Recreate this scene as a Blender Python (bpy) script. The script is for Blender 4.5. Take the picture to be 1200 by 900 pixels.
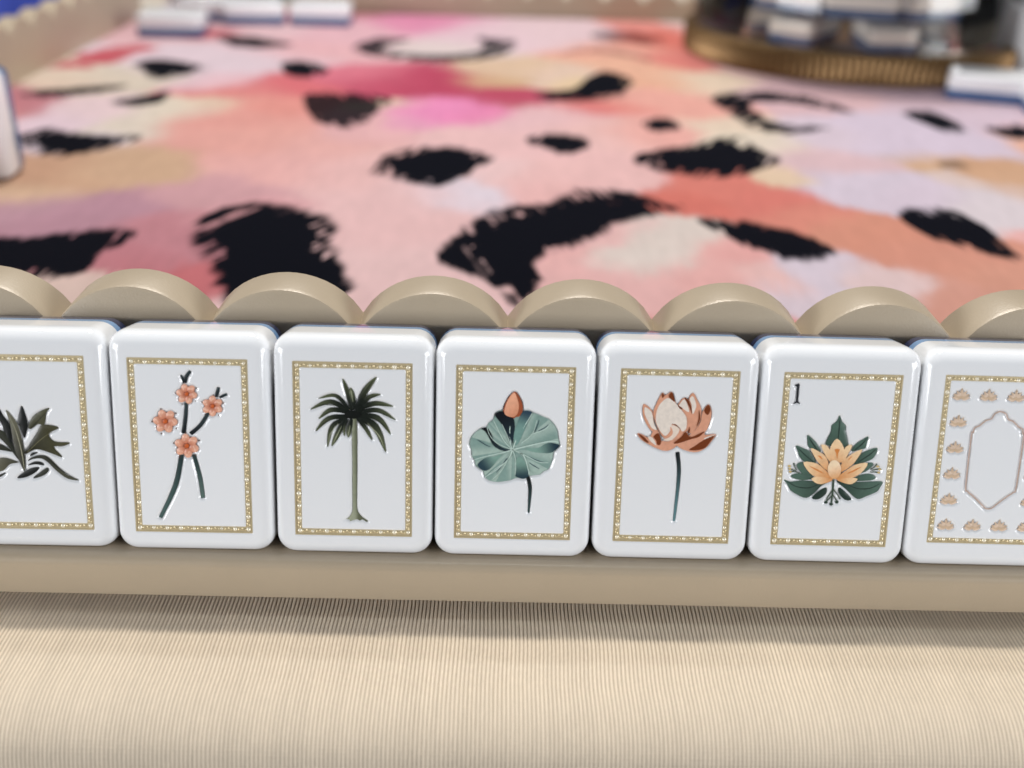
import bpy, bmesh, math, random
import numpy as np
from mathutils import Vector, Matrix, Quaternion
from mathutils.geometry import delaunay_2d_cdt
random.seed(7)
for _o in list(bpy.data.objects): bpy.data.objects.remove(_o)
scn = bpy.context.scene
COL = scn.collection
MM = 0.001

# ------------------------------------------------------------------ camera
F_PX, TH, ROLL, YAW = 1250.0, 0.485561, 0.0290987, 0.0133499     # focal length in photo pixels, pitch, roll, yaw
CAM = np.array([0.0, -121.259, 99.640])                            # mm
LEAN = 0.271715                                                    # tiles lean back on the rack
_fw = np.array([math.sin(YAW)*math.cos(TH), math.cos(YAW)*math.cos(TH), -math.sin(TH)])
_rt = np.array([math.cos(YAW), -math.sin(YAW), 0.0]); _up = np.cross(_rt, _fw)
C_R = math.cos(ROLL)*_rt + math.sin(ROLL)*_up
C_U = -math.sin(ROLL)*_rt + math.cos(ROLL)*_up
cam_d = bpy.data.cameras.new('camera'); cam = bpy.data.objects.new('camera', cam_d); COL.objects.link(cam)
m = Matrix.Identity(4)
for i in range(3):
    m[i][0] = C_R[i]; m[i][1] = C_U[i]; m[i][2] = -_fw[i]; m[i][3] = CAM[i]*MM
cam.matrix_world = m
cam_d.sensor_width = 36.0; cam_d.lens = F_PX/1200*36.0
cam_d.clip_start = 0.005; cam_d.clip_end = 20
cam_d.dof.use_dof = True
cam_d.dof.focus_distance = 0.1545
cam_d.dof.aperture_fstop = 14.0
scn.camera = cam

# ------------------------------------------------------------------ world and lamps (indoor ceiling lights plus two added fills)
world = bpy.data.worlds.new('World'); scn.world = world; world.use_nodes = True
wn = world.node_tree; wn.nodes.clear()
wo = wn.nodes.new('ShaderNodeOutputWorld'); wb = wn.nodes.new('ShaderNodeBackground')
tc = wn.nodes.new('ShaderNodeTexCoord'); sx = wn.nodes.new('ShaderNodeSeparateXYZ'); cr = wn.nodes.new('ShaderNodeValToRGB')
mp = wn.nodes.new('ShaderNodeMapRange'); mp.inputs[1].default_value = -1; mp.inputs[2].default_value = 1
wn.links.new(tc.outputs['Generated'], sx.inputs[0]); wn.links.new(sx.outputs['Z'], mp.inputs[0])
wn.links.new(mp.outputs[0], cr.inputs[0]); wn.links.new(cr.outputs[0], wb.inputs[0]); wn.links.new(wb.outputs[0], wo.inputs[0])
e = cr.color_ramp.elements
e[0].position = 0.0; e[0].color = (.55, .50, .45, 1)
e[1].position = 1.0; e[1].color = (.46, .49, .54, 1)
k = e.new(.5); k.color = (.90, .94, 1.0, 1)
wb.inputs[1].default_value = 0.12

def lamp(name, pos, target, size, power, color):
    d = bpy.data.lights.new(name, 'AREA'); d.energy = power; d.color = color
    if isinstance(size, tuple): d.shape = 'RECTANGLE'; d.size, d.size_y = size
    else: d.shape = 'DISK'; d.size = size
    o = bpy.data.objects.new(name, d); COL.objects.link(o); o.location = pos
    o.rotation_euler = (Vector(target)-Vector(pos)).to_track_quat('-Z', 'Y').to_euler(); return o
def polar(az, el, r):      # az 0 = away from the camera (+y), clockwise seen from above
    return (r*math.cos(el)*math.sin(az), r*math.cos(el)*math.cos(az), r*math.sin(el))
D = math.radians
lamp('ceiling_lamp', polar(D(2), D(67.0), 2.0), (0, 0, 0), (.55, .05), 24.0, (1.0, .94, .86))
lamp('ceiling_lamp', polar(D(-4), D(61.0), 2.0), (0, 0, 0), (.45, .045), 6.5, (.86, .93, 1.0))
lamp('ceiling_lamp', polar(D(3), D(76.0), 2.0), (0, 0, 0), (.35, .045), 4.5, (.80, .90, 1.0))
lamp('ceiling_lamp', polar(D(-48), D(58), 2.2), (0, 0, 0), .07, 4.0, (1.0, .93, .84))
lamp('ceiling_lamp', polar(D(60), D(60), 2.2), (0, 0, 0), .07, 3.0, (1.0, .95, .9))
lamp('fill_light', (-2.1, -1.25, .40), (0, 0, .02), (1.6, .6), 44.0, (.95, .97, 1.0))  # added low side fill to brighten the tile faces
lamp('fill_light', (2.1, -1.25, .40), (0, 0, .02), (1.6, .6), 41.0, (.95, .97, 1.0))  # matching added fill from the other side

vs = scn.view_settings
scn.display_settings.display_device = 'sRGB'
vs.view_transform = 'Standard'; vs.look = 'None'; vs.gamma = 1.0; vs.exposure = 0.0; vs.use_curve_mapping = False

# ------------------------------------------------------------------ helpers
def lin(c):
    return tuple(((v/255)/12.92 if v/255 <= .04045 else ((v/255+.055)/1.055)**2.4) for v in c)
def ground(u, v, z=0.0):
    d = _fw*F_PX + C_R*(u-600) - C_U*(v-450); t = (z-CAM[2])/d[2]; return CAM + t*d      # mm

def tag(o, label=None, cat=None, group=None, kind=None):
    if label: o['label'] = label
    if cat: o['category'] = cat
    if group: o['group'] = group
    if kind: o['kind'] = kind
    return o
def empty(name, loc=(0, 0, 0), rot=(0, 0, 0)):
    o = bpy.data.objects.new(name, None); COL.objects.link(o); o.empty_display_size = .005
    o.location = [v*MM for v in loc]; o.rotation_euler = rot; return o
def mesh_data(name, verts, faces, mat, smooth=True, cols=None):
    me = bpy.data.meshes.new(name)
    me.from_pydata((np.asarray(verts, float)*MM).tolist(), [], faces)
    if smooth: me.polygons.foreach_set('use_smooth', [True]*len(me.polygons))
    if cols is not None:
        a = me.color_attributes.new('paint', 'FLOAT_COLOR', 'POINT')
        c = np.ones((len(verts), 4), np.float32); c[:, :3] = cols; a.data.foreach_set('color', c.ravel())
    if mat: me.materials.append(mat)
    me.update(); return me
def link(name, me, parent=None):
    o = bpy.data.objects.new(name, me); COL.objects.link(o); o.parent = parent; return o
def obj(name, verts, faces, mat, parent=None, smooth=True, cols=None):
    return link(name, mesh_data(name, verts, faces, mat, smooth, cols), parent)
def autosmooth(o, deg=35):
    bm = bmesh.new(); bm.from_mesh(o.data)
    for ed in bm.edges:
        if len(ed.link_faces) == 2 and ed.calc_face_angle(0) > math.radians(deg): ed.smooth = False
    bm.to_mesh(o.data); bm.free(); return o

_rs = np.random.RandomState(3)
_LAT = _rs.rand(256, 256)
def vnoise(x, y):
    xi = np.floor(x).astype(int); yi = np.floor(y).astype(int); fx = x-xi; fy = y-yi
    fx = fx*fx*(3-2*fx); fy = fy*fy*(3-2*fy)
    a = _LAT[xi % 256, yi % 256]; b = _LAT[(xi+1) % 256, yi % 256]; c = _LAT[xi % 256, (yi+1) % 256]; d = _LAT[(xi+1) % 256, (yi+1) % 256]
    return (a*(1-fx)+b*fx)*(1-fy)+(c*(1-fx)+d*fx)*fy
def fbm(x, y, n=3):
    s = 0; a = .5
    for i in range(n): s = s+a*(vnoise(x*2**i+17.3*i, y*2**i+5.1*i)-.5); a *= .5
    return s
def inside(px, py, poly):
    r = np.zeros(px.shape, bool); n = len(poly)
    for i in range(n):
        x1, y1 = poly[i]; x2, y2 = poly[(i+1) % n]
        if y1 == y2: continue
        c = (y1 > py) != (y2 > py)
        r ^= c & (px < (x2-x1)*(py-y1)/(y2-y1)+x1)
    return r
def crom(pts, sub=4, closed=True):
    p = np.asarray(pts, float); n = len(p); out = []
    for i in range(n if closed else n-1):
        if closed: a, b, c, d = p[(i-1) % n], p[i], p[(i+1) % n], p[(i+2) % n]
        else: a, b, c, d = p[max(i-1, 0)], p[i], p[i+1], p[min(i+2, n-1)]
        for k in range(sub):
            t = k/sub
            out.append(.5*((2*b)+(c-a)*t+(2*a-5*b+4*c-d)*t*t+(3*b-a-3*c+d)*t**3))
    if not closed: out.append(p[-1])
    return np.array(out)
def ribbon(spine, w, sub=5):
    """closed outline of a tapered stroke; w = widths at the spine points"""
    s = crom(spine, sub, False); ww = np.interp(np.linspace(0, len(w)-1, len(s)), range(len(w)), w)
    t = np.gradient(s, axis=0); t /= np.linalg.norm(t, axis=1)[:, None]+1e-9
    nrm = np.stack([-t[:, 1], t[:, 0]], 1)
    return np.concatenate([s+nrm*ww[:, None]/2, (s-nrm*ww[:, None]/2)[::-1]])

# ------------------------------------------------------------------ materials
def new_mat(name):
    mt = bpy.data.materials.new(name); mt.use_nodes = True
    return mt, mt.node_tree, mt.node_tree.nodes['Principled BSDF']
def simple(name, col, rough=.5, metal=0.0, spec=.5, coat=0.0, bump=None, var=0.0, mott=0.0, rand=0.0):
    mt, nt, b = new_mat(name)
    b.inputs['Base Color'].default_value = (*col, 1); b.inputs['Roughness'].default_value = rough
    b.inputs['Metallic'].default_value = metal; b.inputs['Specular IOR Level'].default_value = spec
    b.inputs['Coat Weight'].default_value = coat; b.inputs['Coat Roughness'].default_value = .08
    t = nt.nodes.new('ShaderNodeTexCoord')
    if bump:
        n = nt.nodes.new('ShaderNodeTexNoise'); n.inputs['Scale'].default_value = bump[0]; n.inputs['Detail'].default_value = 4
        bp = nt.nodes.new('ShaderNodeBump'); bp.inputs['Strength'].default_value = bump[1]; bp.inputs['Distance'].default_value = bump[2]
        nt.links.new(t.outputs['Object'], n.inputs['Vector']); nt.links.new(n.outputs['Fac'], bp.inputs['Height']); nt.links.new(bp.outputs['Normal'], b.inputs['Normal'])
    if mott or rand:
        n3 = nt.nodes.new('ShaderNodeTexNoise'); n3.inputs['Scale'].default_value = 45; n3.inputs['Detail'].default_value = 7; n3.inputs['Roughness'].default_value = .65
        m3 = nt.nodes.new('ShaderNodeMapRange'); m3.inputs[1].default_value = .3; m3.inputs[2].default_value = .7; m3.inputs[3].default_value = 1-mott; m3.inputs[4].default_value = 1+mott
        oi = nt.nodes.new('ShaderNodeObjectInfo'); m4 = nt.nodes.new('ShaderNodeMapRange'); m4.inputs[3].default_value = 1-rand; m4.inputs[4].default_value = 1
        mm = nt.nodes.new('ShaderNodeMath'); mm.operation = 'MULTIPLY'; vm = nt.nodes.new('ShaderNodeVectorMath'); vm.operation = 'SCALE'; vm.inputs[0].default_value = col
        nt.links.new(t.outputs['Object'], n3.inputs['Vector']); nt.links.new(n3.outputs['Fac'], m3.inputs[0]); nt.links.new(oi.outputs['Random'], m4.inputs[0])
        nt.links.new(m3.outputs[0], mm.inputs[0]); nt.links.new(m4.outputs[0], mm.inputs[1]); nt.links.new(mm.outputs[0], vm.inputs['Scale']); nt.links.new(vm.outputs[0], b.inputs['Base Color'])
    if var:
        n2 = nt.nodes.new('ShaderNodeTexNoise'); n2.inputs['Scale'].default_value = 60; n2.inputs['Detail'].default_value = 5
        mr = nt.nodes.new('ShaderNodeMapRange'); mr.inputs[3].default_value = rough-var; mr.inputs[4].default_value = rough+var
        nt.links.new(t.outputs['Object'], n2.inputs['Vector']); nt.links.new(n2.outputs['Fac'], mr.inputs[0]); nt.links.new(mr.outputs[0], b.inputs['Roughness'])
    return mt
M = {}
M['tile'] = simple('tile_white', (.895, .905, .92), .15, coat=.2, var=.08, mott=.008, rand=.03)
M['blue'] = simple('tile_blue', (.22, .38, .62), .10, coat=.3)
M['navy'] = simple('tile_navy', (.03, .04, .10), .08, coat=.3)
M['bgblue'] = simple('tile_slate_blue', (.07, .14, .30), .15)
M['rack'] = simple('champagne_rack', (.46, .375, .27), .38, metal=.05, bump=(2600, .2, .0002), var=.10, mott=.035)
M['gold'] = simple('tile_gold_strip', (.62, .51, .31), .42, metal=.3, bump=(2500, .25, .0001))
M['link'] = simple('tile_gold_link', (.70, .58, .35), .36, metal=.5)
M['bead'] = simple('tile_gold_bead', (.95, .87, .68), .26, metal=.25)
M['bronze'] = simple('bronze', (.21, .125, .055), .40, metal=.8)
M['bluecloth'] = simple('royal_blue_fabric', (.012, .035, .30), .85, bump=(700, .4, .0006))
M['leaf'] = simple('sprig_green', (.035, .11, .045), .5)
M['black'] = simple('black_plastic', (.01, .01, .012), .4)
M['card'] = simple('pale_card', (.62, .66, .72), .55, bump=(300, .1, .0005))
def enamel():
    mt, nt, b = new_mat('enamel_paint')
    a = nt.nodes.new('ShaderNodeAttribute'); a.attribute_name = 'paint'
    n = nt.nodes.new('ShaderNodeTexNoise'); n.inputs['Scale'].default_value = 1800; n.inputs['Detail'].default_value = 3
    t = nt.nodes.new('ShaderNodeTexCoord'); nt.links.new(t.outputs['Object'], n.inputs['Vector'])
    mr = nt.nodes.new('ShaderNodeMapRange'); mr.inputs[3].default_value = .80; mr.inputs[4].default_value = 1.18
    mx = nt.nodes.new('ShaderNodeVectorMath'); mx.operation = 'SCALE'
    nt.links.new(n.outputs['Fac'], mr.inputs[0]); nt.links.new(a.outputs['Color'], mx.inputs[0]); nt.links.new(mr.outputs[0], mx.inputs['Scale'])
    nt.links.new(mx.outputs[0], b.inputs['Base Color'])
    bp = nt.nodes.new('ShaderNodeBump'); bp.inputs['Strength'].default_value = .25; bp.inputs['Distance'].default_value = .0001
    nt.links.new(n.outputs['Fac'], bp.inputs['Height']); nt.links.new(bp.outputs['Normal'], b.inputs['Normal'])
    b.inputs['Roughness'].default_value = .33; return mt
M['enamel'] = enamel()
def cloth():
    mt, nt, b = new_mat('ribbed_cream_cloth')
    t = nt.nodes.new('ShaderNodeTexCoord')
    w = nt.nodes.new('ShaderNodeTexWave'); w.wave_type = 'BANDS'; w.bands_direction = 'Y'; w.inputs['Scale'].default_value = 1100; w.inputs['Distortion'].default_value = 1.2; w.inputs['Detail'].default_value = 2; w.inputs['Detail Scale'].default_value = 3
    n = nt.nodes.new('ShaderNodeTexNoise'); n.inputs['Scale'].default_value = 2600; n.inputs['Detail'].default_value = 3
    n2 = nt.nodes.new('ShaderNodeTexNoise'); n2.inputs['Scale'].default_value = 35; n2.inputs['Detail'].default_value = 3
    for q in (w, n, n2): nt.links.new(t.outputs['Object'], q.inputs['Vector'])
    r = nt.nodes.new('ShaderNodeMix'); r.data_type = 'RGBA'; r.blend_type = 'MULTIPLY'; r.inputs[0].default_value = 1
    at = nt.nodes.new('ShaderNodeAttribute'); at.attribute_name = 'paint'; nt.links.new(at.outputs['Color'], r.inputs[6])
    r2 = nt.nodes.new('ShaderNodeValToRGB'); r2.color_ramp.elements[0].color = (.82, .81, .80, 1); r2.color_ramp.elements[1].color = (1.08, 1.08, 1.08, 1)
    ad = nt.nodes.new('ShaderNodeMath'); ad.operation = 'MULTIPLY_ADD'; ad.inputs[1].default_value = .35
    m2 = nt.nodes.new('ShaderNodeMath'); m2.operation = 'MULTIPLY'; m2.inputs[1].default_value = .75
    nt.links.new(n2.outputs['Fac'], m2.inputs[0]); nt.links.new(n.outputs['Fac'], ad.inputs[0]); nt.links.new(m2.outputs[0], ad.inputs[2]); nt.links.new(ad.outputs[0], r2.inputs[0]); nt.links.new(r2.outputs[0], r.inputs[7])
    nt.links.new(r.outputs[2], b.inputs['Base Color'])
    a2 = nt.nodes.new('ShaderNodeMath'); a2.operation = 'ADD'; nt.links.new(w.outputs['Fac'], a2.inputs[0]); nt.links.new(n.outputs['Fac'], a2.inputs[1])
    bp = nt.nodes.new('ShaderNodeBump'); bp.inputs['Strength'].default_value = .35; bp.inputs['Distance'].default_value = .00008
    nt.links.new(a2.outputs[0], bp.inputs['Height']); nt.links.new(bp.outputs['Normal'], b.inputs['Normal'])
    b.inputs['Roughness'].default_value = .7; b.inputs['Sheen Weight'].default_value = .15; b.inputs['Specular IOR Level'].default_value = .25; return mt
M['cloth'] = cloth()
def matprint():
    mt, nt, b = new_mat('printed_neoprene')
    a = nt.nodes.new('ShaderNodeAttribute'); a.attribute_name = 'paint'
    nt.links.new(a.outputs['Color'], b.inputs['Base Color'])
    t = nt.nodes.new('ShaderNodeTexCoord'); n = nt.nodes.new('ShaderNodeTexNoise'); n.inputs['Scale'].default_value = 1500
    nt.links.new(t.outputs['Object'], n.inputs['Vector'])
    bp = nt.nodes.new('ShaderNodeBump'); bp.inputs['Strength'].default_value = .3; bp.inputs['Distance'].default_value = .0001
    nt.links.new(n.outputs['Fac'], bp.inputs['Height']); nt.links.new(bp.outputs['Normal'], b.inputs['Normal'])
    b.inputs['Roughness'].default_value = .9; b.inputs['Specular IOR Level'].default_value = .06; return mt
M['print'] = matprint()
def clear():
    mt, nt, b = new_mat('clear_acrylic'); nt.nodes.remove(b)
    o = nt.nodes['Material Output']; tr = nt.nodes.new('ShaderNodeBsdfTransparent'); tr.inputs[0].default_value = (.97, .95, .92, 1)
    g = nt.nodes.new('ShaderNodeBsdfGlossy'); g.inputs['Roughness'].default_value = .05
    f = nt.nodes.new('ShaderNodeFresnel'); f.inputs[0].default_value = 1.45; mx = nt.nodes.new('ShaderNodeMixShader')
    nt.links.new(f.outputs[0], mx.inputs[0]); nt.links.new(tr.outputs[0], mx.inputs[1]); nt.links.new(g.outputs[0], mx.inputs[2]); nt.links.new(mx.outputs[0], o.inputs[0]); return mt
M['clear'] = clear()

# ------------------------------------------------------------------ tablecloth: ribbed cloth over the table's rounded near edge
def build_cloth():
    prof = [(-17.5 - 8.5*math.sin(a), -8.5*(1-math.cos(a))) for a in np.linspace(math.pi/2, 0, 12)]
    prof = [(-26.5, -90), (-26.4, -50), (-26.2, -25)] + prof + [(y, 0) for y in tuple(np.arange(-16.6, -1, .6))+(6, 16, 28, 40)]
    prof = np.array(prof); pitch = .55
    xs = np.arange(-95, 95, pitch/4); nx = len(xs)
    t = np.gradient(prof, axis=0); t /= np.linalg.norm(t, axis=1)[:, None]; nr = np.stack([-t[:, 1], t[:, 0]], 1)
    V = []; Fc = []
    rib = np.array([0.0, .7, 1.0, .7])[np.arange(nx) % 4]
    amp = .16*(1+.3*(vnoise(xs/pitch*.9, xs*0+3)-.5))
    for j, (y, z) in enumerate(prof):
        wob = .22*(vnoise(xs*.06, np.full(nx, y*.12))-.5)*2
        h = rib*amp-.16+.25*(vnoise(xs*.02+9, np.full(nx, y*.05))-.5)*(0.3 if y > -16 else 1)
        h = np.minimum(h, 0)
        V.append(np.stack([xs+wob, y+nr[j, 0]*h, z+nr[j, 1]*h], 1))
    V = np.concatenate(V); nr_ = len(prof)
    gro, top_ = np.array((.50, .40, .295)), np.array((.80, .69, .545))  # groove tan: darker ground yarn plus rib shade put into the colour
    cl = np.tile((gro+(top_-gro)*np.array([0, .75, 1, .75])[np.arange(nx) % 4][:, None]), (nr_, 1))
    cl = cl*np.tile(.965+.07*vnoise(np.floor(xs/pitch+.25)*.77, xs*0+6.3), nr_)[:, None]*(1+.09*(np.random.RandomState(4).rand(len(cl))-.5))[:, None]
    for j in range(nr_-1):
        for i in range(nx-1):
            a = j*nx+i; Fc.append((a, a+1, a+nx+1, a+nx))
    V = V.tolist()
    def strip(x0, x1):
        b = len(V)
        for (y, z) in prof: V.append([x0, y, z-.08]); V.append([x1, y, z-.08])
        for j in range(nr_-1): Fc.append((b+2*j, b+2*j+1, b+2*j+3, b+2*j+2))
    strip(-700, -94.9); strip(94.8, 700)
    b = len(V); V.extend([[-700, 39.9, -.09], [700, 39.9, -.09], [700, 1000, -.09], [-700, 1000, -.09]]); Fc.append((b, b+1, b+2, b+3))
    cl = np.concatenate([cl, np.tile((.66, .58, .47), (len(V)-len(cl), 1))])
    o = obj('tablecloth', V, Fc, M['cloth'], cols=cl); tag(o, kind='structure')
build_cloth()

# ------------------------------------------------------------------ printed play mat
MAT_Z = 1.5
def build_mat():
    xs = np.arange(-196, 330.1, .56); ys = np.concatenate([np.arange(31, 200, .6), np.arange(200, 525, 1.2)])
    X, Y = np.meshgrid(xs, ys); X0, Y0 = X, Y
    G = lambda u, v: ground(u, v, MAT_Z)[:2]
    # paint patches: photo pixel centre, radius in mm, colour
    P = [(450,250,34,(236,190,190)),(450,330,30,(237,196,196)),(400,200,24,(236,186,184)),(300,160,26,(236,168,158)),(270,140,22,(235,160,150)),
         (330,190,24,(237,176,172)),(200,130,20,(230,215,196)),(130,150,18,(228,212,196)),(250,125,16,(233,205,180)),(60,200,20,(205,158,128)),(130,195,20,(214,174,142)),
         (30,222,16,(220,182,150)),(100,245,22,(192,142,158)),(30,240,16,(196,150,164)),(200,270,20,(200,132,142)),(190,318,14,(206,112,118)),(140,300,12,(198,125,135)),
         (100,345,10,(226,196,186)),(240,225,22,(214,160,166)),(290,250,16,(224,160,165)),(530,225,15,(226,216,230)),(560,195,14,(236,196,196)),
         (650,200,22,(238,188,186)),(620,230,16,(236,182,180)),(700,330,18,(238,184,182)),(660,310,12,(238,180,178)),(780,280,14,(224,208,200)),(740,310,12,(226,212,204)),
         (720,270,10,(236,186,184)),(850,300,12,(238,172,168)),(830,330,14,(238,178,174)),(900,330,12,(238,190,186)),(970,320,12,(222,206,220)),(930,350,12,(222,204,216)),(900,235,15,(222,122,110)),
         (850,225,16,(224,126,112)),(800,235,12,(222,118,104)),(950,255,14,(224,138,120)),(1010,275,14,(222,148,124)),(1080,300,14,(220,148,126)),(1130,310,14,(222,152,130)),
         (1190,330,12,(222,156,134)),(1120,355,10,(222,158,140)),(1040,335,11,(230,200,200)),(1000,345,10,(222,206,220)),(1010,215,16,(216,200,216)),(1080,225,14,(216,198,214)),
         (1160,235,14,(222,208,214)),(960,185,18,(222,186,192)),(920,205,10,(230,200,170)),(900,170,18,(230,212,194)),(960,160,18,(218,198,212)),(1060,160,26,(214,196,214)),(1140,130,26,(214,190,206)),
         (1090,190,12,(214,172,138)),(1150,195,14,(212,164,128)),(1195,205,14,(214,168,134)),(1120,210,10,(220,196,190)),(1190,225,10,(220,186,170)),(1080,110,26,(216,182,194)),(960,112,26,(220,180,186)),
         (860,160,12,(228,212,190)),(840,145,16,(230,206,184)),(780,120,24,(236,168,154)),(820,95,22,(230,205,180)),(790,95,18,(236,170,140)),(760,150,20,(238,172,162)),
         (700,150,22,(236,188,184)),(640,140,24,(232,186,190)),(600,170,22,(238,190,190)),(720,75,22,(236,178,150)),(690,95,14,(230,200,160)),(650,85,20,(228,196,176)),(590,80,22,(224,190,160)),
         (560,95,16,(216,176,136)),(690,130,18,(226,120,116)),(740,128,14,(232,140,130)),(590,120,16,(196,72,100)),(500,95,26,(196,66,98)),(450,95,22,(204,80,108)),(420,88,20,(228,120,140)),
         (520,130,20,(242,140,190)),(560,135,14,(236,130,176)),(480,145,12,(236,160,190)),(420,150,20,(236,180,182)),(455,125,12,(226,196,172)),(330,100,22,(226,110,118)),(280,105,22,(230,140,136)),
         (370,60,30,(234,178,184)),(300,70,30,(228,204,214)),(230,75,28,(230,206,216)),(260,95,18,(236,196,206)),(120,128,20,(236,206,210)),(60,140,20,(232,204,216)),(100,165,14,(230,210,222)),
         (130,90,26,(222,206,188)),(90,95,20,(226,200,180)),(200,35,16,(226,180,186)),(92,77,7,(206,92,104)),(125,67,8,(204,84,98)),(155,58,8,(208,100,110)),(255,38,13,(190,70,84)),(300,34,26,(230,190,196)),(420,40,34,(232,180,190)),
         (500,32,30,(230,140,176)),(560,40,34,(230,196,206)),(640,40,34,(232,200,206)),(510,56,26,(226,206,204)),(720,60,26,(238,170,150)),(770,45,26,(228,120,106)),(800,70,22,(230,130,120)),
         (330,125,18,(234,150,140)),(360,170,22,(236,176,170)),(480,220,18,(236,192,192))]
    pc = np.array([G(u, v) for u, v, _, _ in P]); pr = np.array([r for _, _, r, _ in P]); pcol = np.array([lin(c) for *_, c in P])
    wx = X+24*fbm(X/26, Y/22, 5)+2*fbm(X/1.5, Y/6, 2); wy = Y+26*fbm(X/26+40, Y/26+11, 5)+6*fbm(X/1.2, Y/9+3, 2)
    ex = np.zeros(X.shape); acc = np.zeros(X.shape+(3,))
    # patches outside the photograph carry on in the same palette
    rs = np.random.RandomState(5); extra = []
    for _ in range(170):
        x, y = rs.uniform(-200, 335), rs.uniform(25, 515)
        if np.min(np.hypot(pc[:, 0]-x, pc[:, 1]-y)) > 36: extra.append((x, y))
    if extra:
        pc = np.concatenate([pc, np.array(extra)]); pr = np.concatenate([pr, rs.uniform(16, 26, len(extra))]); pcol = np.concatenate([pcol, pcol[rs.randint(0, len(pcol), len(extra))]])
    for c, r, col in zip(pc, pr, pcol):
        d2 = ((wx-c[0])**2+(wy-c[1])**2)/(r*r)
        w = np.exp(-d2*2.9)+1e-12*np.exp(-d2*.2); ex += w; acc += w[..., None]*col
    col = acc/ex[..., None]
    lum = col.mean(-1, keepdims=True); col = lum+(col-lum)*.90
    col *= (1+.16*fbm(X/2.2, Y/7, 3)+.10*fbm(X/9, Y/9, 2))[..., None]
    # leopard brush marks and two dark strips, outlines read off the photograph
    B = [[(-60,280),(0,279),(60,274),(120,268),(157,268),(150,285),(120,295),(100,318),(60,325),(0,318),(-60,312)],
         [(225,268),(240,250),(285,238),(330,240),(370,250),(397,262),(388,285),(400,305),(412,330),(404,346),(340,372),(284,366),(262,345),(244,310),(228,285)],
         [(437,195),(455,180),(500,172),(545,175),(580,184),(560,197),(545,207),(520,216),(500,218),(470,211),(445,206)],
         [(510,298),(540,270),(570,250),(600,240),(640,237),(680,222),(740,225),(780,238),(803,242),(770,252),(735,258),(710,270),(680,285),(640,298),(628,310),(634,335),(612,358),(592,352),(572,330),(545,318),(520,310)],
         [(740,185),(770,175),(810,170),(840,162),(870,162),(890,175),(915,188),(890,200),(850,209),(800,206),(765,198)],
         [(615,162),(650,157),(680,160),(692,170),(670,180),(640,175)],[(752,145),(770,137),(790,142),(796,151),(770,153)],
         [(832,113),(870,107),(920,109),(970,119),(1003,133),(970,128),(920,120),(880,121),(888,134),(920,146),(972,150),(930,157),(880,150),(855,132)],
         [(1055,132),(1085,129),(1110,137),(1132,153),(1108,154),(1080,144)],[(1155,150),(1210,148),(1230,158),(1200,163),(1170,158)],
         [(1052,250),(1080,244),(1120,248),(1150,262),(1172,280),(1198,306),(1160,298),(1110,285),(1070,268)],
         [(815,256),(850,257),(900,264),(940,274),(982,296),(960,304),(920,303),(888,293),(850,276)],
         [(355,113),(400,109),(455,114),(450,125),(420,146),(390,148),(368,140)],[(330,75),(355,71),(386,82),(360,91),(335,86)],
         [(155,74),(190,69),(241,79),(225,86),(180,92),(168,80)],[(128,119),(160,114),(196,107),(186,121),(150,124)],
         [(20,160),(60,150),(100,157),(166,160),(140,170),(100,180),(60,184),(30,172)],
         [(415,55),(440,45),(480,47),(450,54),(462,61),(510,65),(558,61),(568,52),(558,44),(603,48),(592,63),(550,71),(480,71),(430,63)],
         [(625,110),(672,104),(690,90),(712,84),(743,95),(735,111),(700,118),(650,118)],
         [(20,110),(60,105),(150,99),(122,107),(60,114)],[(255,42),(300,44),(346,52),(300,56),(268,52)],  # two dark strips, by the side rack and by the loose tiles
         [(690,42),(720,36),(775,44),(772,52),(720,49)],[(1096,191),(1118,187),(1136,194),(1112,198)],
         [(652,64),(700,56),(765,69),(740,79),(760,72),(700,61)]]
    strength = [1]*len(B); strength[-1] = .45; strength[-2] = .55; strength[-3] = .6; strength[12] = .96
    ink = np.zeros(X.shape)
    def paint(poly, s, far=1.0):
        lo = poly.min(0)-12; hi = poly.max(0)+12
        j0, j1 = np.searchsorted(ys, (lo[1], hi[1])); i0, i1 = np.searchsorted(xs, (lo[0], hi[0])); sl = np.s_[j0:j1, i0:i1]
        if j1-j0 < 2 or i1-i0 < 2: return
        a = np.zeros((j1-j0, i1-i0)); al = rs.uniform(-.55, .55); ca, sa = math.cos(al), math.sin(al)
        xr = X[sl]*ca+Y[sl]*sa; yr = -X[sl]*sa+Y[sl]*ca
        dd = 5.0*fbm(xr/1.0+31, yr/34, 2)+6.0*fbm(xr/3.3+5, yr/26, 2)
        qx = X[sl]-dd*sa+2.0*fbm(X[sl]/6, Y[sl]/6+9, 3); qy = Y[sl]+dd*ca+2.0*fbm(X[sl]/6+3, Y[sl]/6, 2)
        for k in (-3, -2, -1, 0, 1, 2, 3): a += inside(qx-.55*k*sa, qy+.55*k*ca, poly)/7.
        hl = .7*vnoise(xr/1.1+50, yr/22+20)+.3*vnoise(xr/4, yr/4)
        cen = poly.mean(0); sc = poly+(cen-poly)*.28; inn = inside(qx, qy, sc)
        a *= np.where(inn, 1, np.clip((hl-.20)*6, 0, 1)); ink[sl] = np.maximum(ink[sl], a*s)
    polys = [np.array([G(u, v) for u, v in crom(b, 3)]) for b in B]
    for p_, s in zip(polys, strength): paint(p_, s)
    cen = np.array([p_.mean(0) for p_ in polys])
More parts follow.
